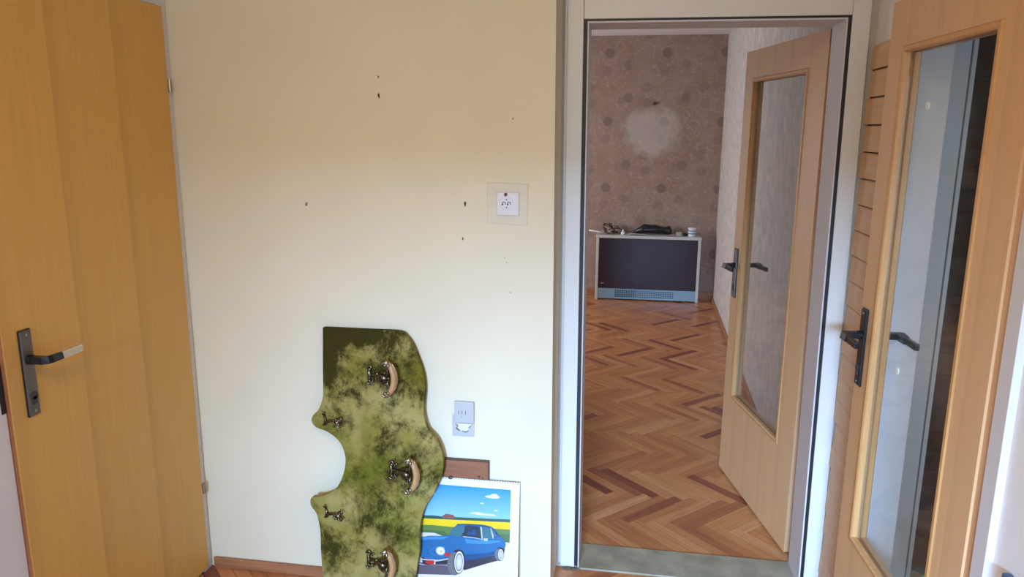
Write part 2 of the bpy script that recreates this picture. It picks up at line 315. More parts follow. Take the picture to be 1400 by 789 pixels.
# ------------------------------------------------------------ mesh helpers
class MB:
    def __init__(s): s.v = []; s.f = []; s.m = []
    def add(s, vs, fs, mi=0):
        k = len(s.v); s.v += [tuple(p) for p in vs]
        for f in fs: s.f.append([i + k for i in f]); s.m.append(mi)
        return s
    def box(s, x0, x1, y0, y1, z0, z1, mi=0):
        vs = [(x, y, z) for x in (x0, x1) for y in (y0, y1) for z in (z0, z1)]
        return s.add(vs, [(0, 1, 3, 2), (4, 6, 7, 5), (0, 4, 5, 1), (2, 3, 7, 6), (0, 2, 6, 4), (1, 5, 7, 3)], mi)
    def prism(s, pts, y0, y1, mi=0):
        """polygon in x,z extruded over y"""
        n = len(pts)
        vs = [(x, y0, z) for x, z in pts] + [(x, y1, z) for x, z in pts]
        fs = [tuple(range(n)), tuple(range(2 * n - 1, n - 1, -1))] + [(i, i + n, (i + 1) % n + n, (i + 1) % n) for i in range(n)]
        return s.add(vs, fs, mi)
    def prism_cc(s, pts, y0, y1, mi=0):
        from mathutils.geometry import tessellate_polygon
        n = len(pts); tris = tessellate_polygon([[Vector((x, z, 0)) for x, z in pts]])
        vs = [(x, y0, z) for x, z in pts] + [(x, y1, z) for x, z in pts]
        fs = [tuple(t) for t in tris] + [tuple(i + n for i in t) for t in tris] + [(i, i + n, (i + 1) % n + n, (i + 1) % n) for i in range(n)]
        return s.add(vs, fs, mi)
    def cyl(s, c, axis, r, h, seg=16, mi=0, r2=None):
        """cylinder from c along axis over h"""
        r2 = r if r2 is None else r2
        a = Vector(axis).normalized(); q = a.orthogonal().normalized(); t = a.cross(q); c = Vector(c)
        vs = []
        for k, (rr, hh) in enumerate(((r, 0), (r2, h))):
            for i in range(seg):
                an = 2 * math.pi * i / seg; vs.append(c + a * hh + (q * math.cos(an) + t * math.sin(an)) * rr)
        fs = [tuple(range(seg - 1, -1, -1)), tuple(range(seg, 2 * seg))] + [(i, (i + 1) % seg, (i + 1) % seg + seg, i + seg) for i in range(seg)]
        return s.add(vs, fs, mi)
    def tube(s, pts, r, seg=8, mi=0, sq=(1, 1), closed=False):
        """swept tube, r number or list; sq squashes the section"""
        P = [Vector(p) for p in pts]; n = len(P); rs = r if isinstance(r, (list, tuple)) else [r] * n
        vs = []; ref = None
        for i, p in enumerate(P):
            d = (P[min(i + 1, n - 1)] - P[max(i - 1, 0)]).normalized()
            if ref is None: ref = d.orthogonal().normalized()
            q = (ref - d * ref.dot(d)).normalized(); ref = q; t = d.cross(q)
            for k in range(seg):
                an = 2 * math.pi * k / seg; vs.append(p + (q * math.cos(an) * sq[0] + t * math.sin(an) * sq[1]) * rs[i])
        fs = [(i * seg + k, i * seg + (k + 1) % seg, (i + 1) * seg + (k + 1) % seg, (i + 1) * seg + k) for i in range(n - 1) for k in range(seg)]
        fs += [tuple(range(seg - 1, -1, -1)), tuple(range((n - 1) * seg, n * seg))]
        return s.add(vs, fs, mi)
    def lathe(s, prof, c=(0, 0, 0), seg=24, mi=0):
        vs = []; n = len(prof)
        for r, z in prof:
            for k in range(seg):
                an = 2 * math.pi * k / seg; vs.append((c[0] + r * math.cos(an), c[1] + r * math.sin(an), c[2] + z))
        fs = [(i * seg + k, i * seg + (k + 1) % seg, (i + 1) * seg + (k + 1) % seg, (i + 1) * seg + k) for i in range(n - 1) for k in range(seg)]
        fs += [tuple(range(seg - 1, -1, -1)), tuple(range((n - 1) * seg, n * seg))]
        return s.add(vs, fs, mi)
    def ball(s, c, r, sx=1, sy=1, sz=1, seg=10, rings=7, mi=0):
        prof = []
        vs = []; fs = []
        for i in range(rings + 1):
            a = math.pi * i / rings
            for k in range(seg):
                b = 2 * math.pi * k / seg
                vs.append((c[0] + r * sx * math.sin(a) * math.cos(b), c[1] + r * sy * math.sin(a) * math.sin(b), c[2] + r * sz * math.cos(a)))
        for i in range(rings):
            for k in range(seg): fs.append((i * seg + k, (i + 1) * seg + k, (i + 1) * seg + (k + 1) % seg, i * seg + (k + 1) % seg))
        return s.add(vs, fs, mi)
    def map(s, fn): s.v = [tuple(fn(*p)) for p in s.v]; return s
    def mesh(s, name, mats):
        me = bpy.data.meshes.new(name); me.from_pydata(s.v, [], s.f)
        for m in (mats if isinstance(mats, (list, tuple)) else [mats]): me.materials.append(m)
        me.polygons.foreach_set('material_index', s.m)
        bm = bmesh.new(); bm.from_mesh(me); bmesh.ops.recalc_face_normals(bm, faces=bm.faces); bm.to_mesh(me); bm.free()
        return me
    def build(s, name, mats, parent=None, bevel=0, smooth=False, loc=None):
        o = bpy.data.objects.new(name, s.mesh(name, mats)); C.objects.link(o)
        if parent: o.parent = parent
        if loc: o.location = loc
        if smooth:
            for p in o.data.polygons: p.use_smooth = True
        if bevel:
            b = o.modifiers.new('bevel', 'BEVEL'); b.width = bevel; b.segments = 2; b.limit_method = 'ANGLE'; b.angle_limit = math.radians(40)
        return o
def tag(o, label, cat=None, group=None, kind=None):
    o['label'] = label
    if cat: o['category'] = cat
    if group: o['group'] = group
    if kind: o['kind'] = kind
    return o
def empty(name, loc=(0, 0, 0), rot=(0, 0, 0)):
    o = bpy.data.objects.new(name, None); C.objects.link(o); o.location = loc; o.rotation_euler = rot; o.empty_display_size = 0.05
    return o
def struct(o, label, cat=None): return tag(o, label, cat, kind='structure')
def smoothloop(pts, k=6):
    """Catmull-Rom through a closed loop of (x, z)"""
    n = len(pts); out = []
    for i in range(n):
        p0, p1, p2, p3 = pts[i - 1], pts[i], pts[(i + 1) % n], pts[(i + 2) % n]
        for j in range(k):
            t = j / k
            out.append(tuple(0.5 * ((2 * b) + (-a + c) * t + (2 * a - 5 * b + 4 * c - d) * t * t + (-a + 3 * b - 3 * c + d) * t ** 3)
                             for a, b, c, d in zip(p0, p1, p2, p3)))
    return out

# ------------------------------------------------------------ setting
HY = -0.205            # face of the hall wall
XL, XR = -1.40, 0.90   # hall side walls
CZ = 2.56
YB = -4.6
def shr(x, y, z): return (x + 0.007 - 0.008 * z, y, z)   # the old frame stands slightly out of plumb

def floor_slabs():
    mb = MB().box(-2.7, 3.2, -4.8, 5.2, -0.12, -0.012)
    o = mb.build('floor', M['parquet_base']); struct(o, 'herringbone parquet floor running through the doorway', 'floor'); return o
floor = floor_slabs()
# herringbone blocks
BW, BN = 0.0497, 7
BL = BW * BN
def cell_xy(p, q):  # block frame to room
    return (0.025 + (p + q) / math.sqrt(2), 0.42 + (p - q) / math.sqrt(2))
bm_ = MB()
g = 0.0007
def block_mesh():
    mb = MB(); x, y = BL / 2 - g, BW / 2 - g; c = 0.0006
    vs = [(sx * x, sy * y, -0.010) for sx, sy in ((-1, -1), (1, -1), (1, 1), (-1, 1))]
    vs += [(sx * x, sy * y, -c) for sx, sy in ((-1, -1), (1, -1), (1, 1), (-1, 1))]
    vs += [(sx * (x - c), sy * (y - c), 0) for sx, sy in ((-1, -1), (1, -1), (1, 1), (-1, 1))]
    fs = [(0, 1, 5, 4), (1, 2, 6, 5), (2, 3, 7, 6), (3, 0, 4, 7), (4, 5, 9, 8), (5, 6, 10, 9), (6, 7, 11, 10), (7, 4, 8, 11), (8, 9, 10, 11)]
    return mb.add(vs, fs)
blk = block_mesh()
blk_me = blk.mesh('parquet_block', M['parquet'])
cands = []; rest = []
R_ = 130
for i in range(-R_, R_):
    for j in range(-R_, R_):
        r = (i - j) % (2 * BN)
        if r == 0: cx, cy = cell_xy((i + BN / 2) * BW, (j + .5) * BW); ang = math.pi / 4
        elif r == 2 * BN - 1: cx, cy = cell_xy((i + .5) * BW, (j + BN / 2) * BW); ang = -math.pi / 4
        else: continue
        far = (-2.32 < cx < 0.93 and 0.30 < cy < 4.92)
        edge = (not far and -2.45 < cx < 1.25 and 0.15 < cy < 4.98)
        hall = (-1.5 < cx < 0.9 and -4.6 < cy < 0.1)
        if not (far or edge or hall): continue
        vis = (cx > (-0.12 if cy < 2.5 else -0.38) and cx < 1.04 and cy > 0.12) and not (cx > 0.84 and cy < 1.0)
        vish = (cy > -0.36 and cx < -0.86 and cy < -0.18) or (cy > -0.10 and cy < 0.1 and -0.1 < cx < 0.86)
        (cands if ((vis and (far or edge)) or vish) else rest).append((cx, cy, ang))
cands.sort(key=lambda t: math.hypot(t[0] - .1456, t[1] + 2.609)); 
rest += cands[300:]; cands = cands[:300]
for cx, cy, ang in cands:
    o = bpy.data.objects.new('parquet_block', blk_me); C.objects.link(o); o.parent = floor
    o.location = (cx, cy, random.uniform(-0.0004, 0.0004)); o.rotation_euler = (0, 0, ang + random.choice((0, math.pi)))
mb = MB()
for cx, cy, ang in rest:
    ca, sa = math.cos(ang), math.sin(ang)
    mb.add([(cx + x * ca - y * sa, cy + x * sa + y * ca, z) for x, y, z in blk.v], blk.f)
o = mb.build('parquet_blocks', M['parquet_far'], floor); o['kind'] = 'stuff'

# hall walls
struct(MB().box(-1.56, -0.085, HY, 0.178, 0, CZ).map(shr).build('wall_back', M['plaster']), 'pale yellow plaster wall with nail holes beside the doorway', 'wall')
struct(MB().box(-0.0849, -0.004, 0.010, 0.178, 0, CZ).box(-0.004, 0.823, 0.010, 0.178, 2.022, CZ).box(0.823, 1.0, 0.010, 0.178, 0, CZ).map(shr)
       .build('wall_recess', M['recess']), 'grey plaster behind the doorway trim', 'wall')
MB_L = MB().box(-1.56, XL, HY, -0.17, 0, CZ)
struct(MB().box(-1.56, XL, -0.255, HY, 0, CZ).box(-1.56, XL, -1.035, -0.255, 2.05, CZ).box(-1.56, XL, YB, -1.035, 0, CZ)
       .build('wall_left', M['plaster_left']), 'left hall wall holding the plain yellow door', 'wall')
struct(MB().box(XR, 1.0, -0.345, 0.010, 0, CZ).box(XR, 1.0, -1.06, -0.345, 2.03, CZ).box(XR, 1.0, YB, -1.06, 0, CZ)
       .build('wall_right', M['plaster_right']), 'right hall wall, plastered above the boards', 'wall')
struct(MB().box(-1.56, -0.65, YB - .1, YB, 0, CZ).box(0.85, 1.0, YB - .1, YB, 0, CZ).box(-0.65, 0.85, YB - .1, YB, 0, 0.85).box(-0.65, 0.85, YB - .1, YB, 2.05, CZ)
       .build('wall_front', M['plaster_left']), 'hall wall with the window behind the viewer', 'wall')
wf = MB().box(-0.65, -0.59, YB - .08, YB - .02, 0.85, 2.05).box(0.79, 0.85, YB - .08, YB - .02, 0.85, 2.05).box(-.59, .79, YB - .08, YB - .02, 0.85, 0.91).box(-.59, .79, YB - .08, YB - .02, 1.99, 2.05).box(.07, .13, YB - .08, YB - .02, .91, 1.99)
struct(wf.build('window_1', M['trim']), 'white hall window frame behind the viewer', 'window')
struct(MB().box(-2.6, 3.1, YB - .1, 5.1, CZ, CZ + .1).build('ceiling', M['ceiling']), 'white plaster ceiling', 'ceiling')
# far room; its right wall runs a little out of square
def skw(x, y, z): return (x - 0.0225 * (4.97 - y) - 0.013, y, z)
struct(MB().box(-2.6, 1.2, 4.97, 5.07, 0, CZ).build('wall_far', M['wallpaper']), 'far wall with brown medallion wallpaper and a pale round patch', 'wall')
struct(MB().box(1.035, 1.17, 0.178, 4.97, 0, CZ).map(skw).build('wall_far_right', M['far_plain']), 'grey mottled wallpaper wall beside the open glazed door', 'wall')
struct(MB().box(-2.6, -2.45, 0.178, 2.4, 0, CZ).box(-2.6, -2.45, 4.2, 4.97, 0, CZ).box(-2.6, -2.45, 2.4, 4.2, 0, 0.7).box(-2.6, -2.45, 2.4, 4.2, 2.0, CZ)
       .build('wall_far_left', M['far_plain']), 'window wall of the far room, out of view', 'wall')
struct(MB().box(-2.6, -1.56, 0.07, 0.178, 0, CZ).build('wall_far_front', M['far_plain']), 'door side wall of the far room, out of view', 'wall')
# skirtings
struct(MB().box(-1.385, -0.09, HY - 0.014, HY, 0, 0.042).map(shr).build('baseboard_back', M['wood_base'], bevel=.004), 'reddish brown baseboard under the pale yellow wall', 'baseboard')
struct(MB().box(-2.45, 1.035, 4.955, 4.97, 0, 0.08).build('baseboard_far', M['wood_base'], bevel=.004), 'brown baseboard behind the heater', 'baseboard')
struct(MB().box(1.020, 1.035, 0.20, 4.955, 0, 0.045).map(skw).build('baseboard_right', M['wood_base'], bevel=.004), 'brown baseboard along the grey far room wall', 'baseboard')

# doorway: frame, trims, threshold
t = MB().box(-0.067, -0.0135, 0.0, 0.010, 0.008, 2.085).map(shr).build('trim_1', M['trim'], bevel=.002)
struct(t, 'white upright trim board left of the doorway', 'trim')
t = MB().box(-0.0125, 0.8300, 0.0, 0.010, 2.0195, 2.10).map(shr).build('trim_2', M['trim'], bevel=.002)
struct(t, 'cream trim board across the top of the doorway', 'trim')
t = MB().box(0.8310, 0.886, 0.0, 0.010, 0.0, 2.21).map(shr).build('trim_3', M['trim'], bevel=.002)
struct(t, 'white upright trim board right of the doorway', 'trim')
t = MB().box(-0.076, -0.0665, 0.002, 0.010, 0.02, CZ).map(shr).build('trim_7', M['casing'], bevel=.002)
struct(t, 'thin cream strip left of the upright trim', 'trim')
o = MB().box(0.0, 0.0045, 0.001, 0.170, 0.006, 2.012).box(0.8135, 0.8187, 0.001, 0.170, 0.006, 2.012).box(0.0045, 0.8135, 0.001, 0.170, 2.0065, 2.012)
o = o.map(shr).build('door_frame', M['lining']); struct(o, 'pale lilac grey frame lining of the open doorway', 'door frame')
o = MB().box(-0.0135, 0.0, 0.0045, 0.0099, 0.01, 2.0215).box(0.8187, 0.8312, 0.0045, 0.0099, 0.01, 2.0215).box(0.0, 0.8187, 0.0045, 0.0099, 2.012, 2.0215).map(shr).build('trim_4', M['black'])  # black strip set back in the gap around the frame
struct(o, 'black strip in the gap between doorway trim and frame', 'trim')
o = MB().box(0.007, 0.827, 0.0, 0.178, -0.010, 0.006).build('trim_5', M['stone'], bevel=.002)
struct(o, 'worn grey green stone threshold in the doorway', 'threshold')
o = MB()
for k in range(9):
    r = random.uniform(.004, .009); o.ball((-0.048 + k * 0.0075 + random.uniform(-.004, .004), -0.006 + random.uniform(-.006, .004), 0.003), r, 1, 1, .7, 7, 5)
tag(o.build('plaster_debris', mat('debris', (0.12, 0.10, 0.09), .9, vary=.6, scale=80)), 'dark crumbs of plaster at the foot of the left trim', 'debris', kind='stuff')

# siding boards on the right wall
board_root = empty('wall_paneling', (XR, 0, 0)); struct(board_root, 'horizontal overlapping wooden boards on the right wall', 'wall paneling')
o = MB().box(-0.0025, 0.0002, -0.272, 0.0, 0.0, 1.924).build('backing', M['void'], board_root)  # near-black sheet put in so joints and board ends read as shadow
for k in range(23):
    zt = 1.848 + 0.082 - 0.0842 * k if k else 1.926
    zb = 1.848 - 0.0842 * k
    zt = 1.926 if k == 0 else 1.848 - 0.0842 * (k - 1)
    y1 = 0.0 + random.uniform(-0.030, -0.001); y0 = -0.272
    mb = MB().prism([(-0.0005, zb + .0025), (-0.0005, zt - .001), (-0.0095, zt - .0012), (-0.0125, zt - .005), (-0.0155, zb + .006), (-0.0150, zb + 0.003)], y0, y1)
    # slightly hollow cut end
    mb.build('board', M['board'], board_root)

# ------------------------------------------------------------ doors
def lever_set(parent, flip=1, satin_end=False, plate=True, n_out=1, plate_mat='plate_metal'):
    """handle plate with lever; local: x along the leaf towards the hinge (flip), z up, out along -y*n_out; origin at lever axis"""
    s = -n_out
    pl = MB()
    pl.box(-0.0185, 0.0185, 0, s * 0.009, -0.152, 0.078)
    p = pl.build('handle_plate', [M[plate_mat]], parent, bevel=.004)
    rim = MB().box(-0.0205, 0.0205, 0, s * 0.006, -0.154, 0.080).build('plate_rim', M['black_metal'], p, bevel=.003)
    lv = MB()
    lv.cyl((0, s * 0.008, 0), (0, s, 0), 0.013, 0.012, 16)
    lv.tube([(0, s * 0.015, 0), (0, s * 0.052, 0), (flip * 0.006, s * 0.058, 0), (flip * 0.012, s * 0.060, 0), (flip * 0.048, s * 0.060, -0.001)],
            [0.0135, 0.0135, 0.0150, 0.0150, 0.0135], 4, sq=(1, 1))
    lv.build('lever', M['black_metal'], p, bevel=.002)
    if satin_end:
        le = MB().box(min(flip * 0.047, flip * 0.125), max(flip * 0.047, flip * 0.125), min(s * 0.0535, s * 0.0665), max(s * 0.0535, s * 0.0665), -0.0105, 0.0095).build('lever_grip', M['satin'], p, bevel=.003)
        le['label'] = 'satin metal lever grip'
    else:
        MB().box(min(flip * 0.047, flip * 0.118), max(flip * 0.047, flip * 0.118), min(s * 0.053, s * 0.067), max(s * 0.053, s * 0.067), -0.0105, 0.0085).build('lever_grip', M['black_metal'], p, bevel=.003)
    kh = MB().cyl((0, s * 0.0085, -0.098), (0, s, 0), 0.0105, 0.0035, 16).box(-0.0065, 0.0065, min(s * .0085, s * .012), max(s * .0085, s * .012), -0.121, -0.100)
    kh.build('keyhole', M['slot'], p)
    sc_ = MB()
    for z in (0.066, -0.140): sc_.cyl((0, s * .009, z), (0, s, 0), .0038, .0012, 10)
    sc_.build('plate_screws', M['steel'], p)
    return p

# left door: closed, plain yellow veneer, leaf in the left wall. local x runs towards the viewer (-y)
d1 = empty('door_1', (-1.382, -0.245, 0), (0, 0, -math.pi / 2)); struct(d1, 'plain yellow veneered door at the left with a black and metal lever handle', 'door')
# local +x -> world -y ; local +y -> world +x
lf = MB().box(0.0, 0.790, -0.013, 0.0, 0.022, 2.044).box(0.014, 0.776, -0.040, -0.013, 0.03, 2.034)
lf.build('door_leaf', M['wood_left'], d1, bevel=.0015)
o = MB().box(0.7895, 0.7905, -0.0128, -0.0008, 0.024, 2.042).build('leaf_edge', M['wood_edge'], d1); o['label'] = 'reddish brown leaf edge'
hp = empty('door_handle', (0.722, 0.0, 1.066)); hp.parent = d1; hp.rotation_euler = (0, 0, 0)
lever_set(hp, flip=-1, satin_end=True, n_out=-1)
for z in (1.795, 0.34):
    MB().cyl((-0.006, 0.002, z - .02), (0, 0, 1), 0.0055, .04, 12).cyl((-0.006, 0.002, z - .0215), (0, 0, 1), 0.004, .043, 12).box(-0.010, 0.0, -0.008, 0.001, z - .017, z + .017).build('hinge', M['steel'], d1)
# casing of the left door
cs = MB().box(XL - .001, -1.3935, -0.255, -0.208, 0, 2.09).box(XL - .001, -1.3935, -1.150, -1.037, 0, 2.09).box(XL - .001, -1.3935, -1.037, -0.255, 2.047, 2.09)
cs.box(-1.54, XL, -0.259, -0.249, 0, 2.06).box(-1.54, XL, -1.041, -1.031, 0, 2.06).box(-1.54, XL, -1.031, -0.259, 2.046, 2.06)
o = cs.build('trim_6', M['casing'], bevel=.0015); struct(o, 'pale casing around the plain yellow door', 'door casing')
o = MB().box(-1.3936, -1.3915, -1.052, -1.0385, 0.945, 1.075).build('strike_plate', M['black_metal'], o)
# dark room behind the closed leaf
# glazed leaf builder: local x from hinge to free edge, visible face at y=0, thickness along +y (dir)
def glazed_leaf(root, W, H, ox0, ox1, oz0, oz1, x0=0.0, th=0.04, z0=0.01, sd=1, wmat='wood_far', pane='glass', lip=True):
    mb = MB()
    y0, y1 = (0, th * sd)
    ya, yb = min(y0, y1), max(y0, y1)
    mb.box(x0, ox0, ya, yb, z0, H).box(ox1, W, ya, yb, z0, H).box(ox0, ox1, ya, yb, z0, oz0).box(ox0, ox1, ya, yb, oz1, H)
    mb.build('door_leaf', M[wmat], root)
    # mouldings on both faces: four mitred strips each
    mw = 0.020
    mo = MB()
    def strip(a0, a1, b0, b1, ax, side):
        pass
    for face in (0, 1):
        base = 0 if face == 0 else th * sd
        o_ = -0.004 * sd if face == 0 else 0.004 * sd
        inn = 0.014 * sd if face == 0 else -0.014 * sd
        ring = [(ox0 - .008, ox1 + .008, oz0 - .008, oz1 + .008, base + 0.0002 * (1 if face else -1) * sd), (ox0 - .004, ox1 + .004, oz0 - .004, oz1 + .004, base + o_),
                (ox0 + .006, ox1 - .006, oz0 + .006, oz1 - .006, base + o_), (ox0 + .010, ox1 - .010, oz0 + .010, oz1 - .010, base + o_ * .2), (ox0 + .010, ox1 - .010, oz0 + .010, oz1 - .010, base + inn), (ox0 + .0005, ox1 - .0005, oz0 + .0005, oz1 - .0005, base + inn)]
        k0 = len(mo.v); vs = []
        for a, b, c, d, y in ring: vs += [(a, y, c), (b, y, c), (b, y, d), (a, y, d)]
        fs = []
        for i in range(len(ring) - 1):
            for k in range(4): fs.append((i * 4 + k, i * 4 + (k + 1) % 4, (i + 1) * 4 + (k + 1) % 4, (i + 1) * 4 + k))
        mo.add(vs, fs)
    mo.build('glazing_bead', M['wood_mould'], root)
    ym = th * sd * 0.5
    g_ = MB().box(ox0 + .001, ox1 - .001, ym - .002, ym + .002, oz0 + .001, oz1 - .001).build('glass_pane', M[pane], root)
    return g_

# far door: open into the far room, hinged at the right jamb
ang = math.atan2(1.01 - .212, .65 - .821)
d2 = empty('door_2', (0.821, 0.212, 0), (0, 0, ang)); struct(d2, 'pale beech glazed door standing open into the far room', 'door')
# local x towards free edge; local -y is to the right (+x world) side => thickness sd=-1
glazed_leaf(d2, 0.818, 2.008, 0.176, 0.715, 0.415, 1.882, x0=0.028, sd=-1, wmat='wood_far')
o = MB().box(0.0265, 0.0285, -0.0398, -0.0002, 0.012, 2.006).build('leaf_edge', M['wood_edge2'], d2); o['label'] = 'darker leaf edge on the hinge side'
hp = empty('door_handle', (0.772, 0.0, 1.045)); hp.parent = d2
lever_set(hp, flip=-1, n_out=-1)
hp = empty('door_handle', (0.772, -0.04, 1.045)); hp.parent = d2
lever_set(hp, flip=-1, n_out=1)
for z in (1.72, 0.25):
    MB().cyl((0.0215, -0.043, z - .04), (0, 0, 1), 0.006, .08, 12).box(0.0215, 0.034, -0.0415, -0.040, z - .035, z + .035).build('hinge', M['steel'], d2)

# right door: ajar into the hall, hinged nearer the viewer
ang3 = math.atan2(-.33 + 1.12, .84 - .885)
d3 = empty('door_3', (0.885, -1.12, 0), (0, 0, ang3)); struct(d3, 'orange beech glazed door ajar on the right wall', 'door')
gp3 = glazed_leaf(d3, 0.790, 2.002, 0.216, 0.690, 0.462, 1.873, x0=0.082, sd=-1, wmat='wood_far')
o = MB().box(0.056, 0.0815, -0.030, -0.006, 0.012, 2.0).build('leaf_edge', M['wood_edge2'], d3); o['label'] = 'pinkish rebated leaf edge on the hinge side'
hp = empty('door_handle', (0.752, 0.0, 1.078)); hp.parent = d3
lever_set(hp, flip=-1, n_out=-1, plate_mat='black_metal')
hp = empty('door_handle', (0.752, -0.04, 1.078)); hp.parent = d3
lever_set(hp, flip=-1, n_out=1, plate_mat='black_metal')
for (u, z) in ((0.547, 1.036), (0.551, 1.722)):
    o = MB().cyl((u, -0.018, z), (0, 1, 0), 0.010, 0.002, 20).build('glass_sticker', M['dust'], d3); o['label'] = 'round pale sticker on the glass'
cs = MB().box(0.884, XR + .001, -1.118, -1.066, 0, 2.06).box(0.893, XR + .001, -0.340, -0.276, 0, 2.06).box(0.893, XR + .001, -1.066, -0.340, 2.032, 2.09)
cs.box(XR, 1.0, -1.0655, -1.055, 0, 2.035).box(XR, 1.0, -0.352, -0.342, 0, 2.035).box(XR, 1.0, -1.055, -0.352, 2.022, 2.032)
o = cs.build('trim_8', M['casing'], bevel=.0015); struct(o, 'lilac casing strip behind the hinge edge of the right glazed door', 'door casing')

# ------------------------------------------------------------ side room behind the right door
struct(MB().box(1.0, 1.221, 0.10, 0.177, 0, CZ).build('wall_side_room', M['white_paint']), 'pale wall seen through the right glazed door', 'wall')
struct(MB().box(1.225, 1.238, 0.094, 0.175, 0, CZ).box(1.221, 1.225, 0.12, .17, 0, CZ, 1).build('trim_9', [M['white_paint'], M['void']]), 'narrow pale edge strip beyond a dark joint, seen through glass', 'trim')
struct(MB().box(3.0, 3.1, -4.6, 1.6, 0, CZ).box(1.17, 3.0, 1.5, 1.6, 0, CZ).box(1.0, 3.0, -2.4, -2.3, 0, CZ).build('wall_side_room_outer', M['void']), 'side room walls coloured near black to stand for darkness', 'wall')  # the room's darkness is put into the wall colour
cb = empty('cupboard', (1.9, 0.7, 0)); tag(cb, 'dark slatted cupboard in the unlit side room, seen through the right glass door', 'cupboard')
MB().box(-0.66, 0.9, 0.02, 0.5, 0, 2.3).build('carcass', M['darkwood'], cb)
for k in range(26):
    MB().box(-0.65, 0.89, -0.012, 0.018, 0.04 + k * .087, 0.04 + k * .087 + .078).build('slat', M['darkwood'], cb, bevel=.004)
o = MB().lathe([(0.018, 0), (0.020, .004), (0.020, .040), (0.014, .050), (.009, .054), (.009, .068)], (0, 0, 0)).build('green_bottle', M['green_plastic'], loc=(1.268, 0.06, 0), smooth=True)
tag(o, 'small green plastic bottle on the floor behind the right glass door', 'bottle')
# navy box at the right border
nb = MB().box(XR - 0.018, XR, -1.330, -1.187, 0.70, 0.832).build('wall_box', M['navy'], bevel=.004)
tag(nb, 'dark navy box on the white wall at the lower right corner', 'box')

# ------------------------------------------------------------ coat rack
RO = [(-.8834,.9841),(-.8,.9845),(-.7044,.9843),(-.6075,.9843),(-.5805,.9672),(-.5606,.9404),(-.5453,.903),(-.53,.8632),(-.5205,.823),(-.518,.7763),(-.5237,.7172),(-.5176,.6703),(-.5057,.6414),(-.4819,.6169),(-.4641,.5848),(-.452,.538),(-.4552,.4897),(-.4703,.4463),(-.4963,.3956),(-.5201,.3508),(-.532,.3006),(-.5355,.2509),(-.5354,.2013),(-.5425,.1507),(-.5497,.1011),(-.552,.05),(-.56,.004),(-.70,.003),(-.88,.004),(-.8962,.0658),(-.9005,.1153),(-.9033,.1788),(-.9037,.2294),(-.9082,.2668),(-.9177,.3037),(-.9386,.3333),(-.9356,.3611),(-.9066,.366),(-.8688,.3829),(-.8374,.4103),(-.8158,.4552),(-.8066,.4989),(-.8087,.5354),(-.823,.5709),(-.8473,.5959),(-.8779,.6133),(-.9149,.6253),(-.9306,.6461),(-.9241,.6672),(-.9039,.6891),(-.8911,.7212),(-.8857,.754),(-.8853,.8554)]
# rounded runs are smoothed, real corners stay sharp
cor = {0, 25, 28}
outl = []
n_ = len(RO)
for i in range(n_):
    p0, p1, p2, p3 = RO[i - 1], RO[i], RO[(i + 1) % n_], RO[(i + 2) % n_]
    if i in cor: p0 = p1
    if (i + 1) % n_ in cor: p3 = p2
    for j in range(3):
        t = j / 3
        outl.append(tuple(0.5 * ((2 * b) + (-a + c) * t + (2 * a - 5 * b + 4 * c - d) * t * t + (-a + 3 * b - 3 * c + d) * t ** 3) for a, b, c, d in zip(p0, p1, p2, p3)))
rack = empty('coat_rack', (0, -0.31, 0.002), (-math.atan2(0.075, 0.97), 0, 0))
tag(rack, 'curvy coat rack board in mottled green velvet stood on end against the wall', 'coat rack')
MB().prism_cc(outl, 0, 0.019).build('velvet_board', M['velvet'], rack, bevel=.004)
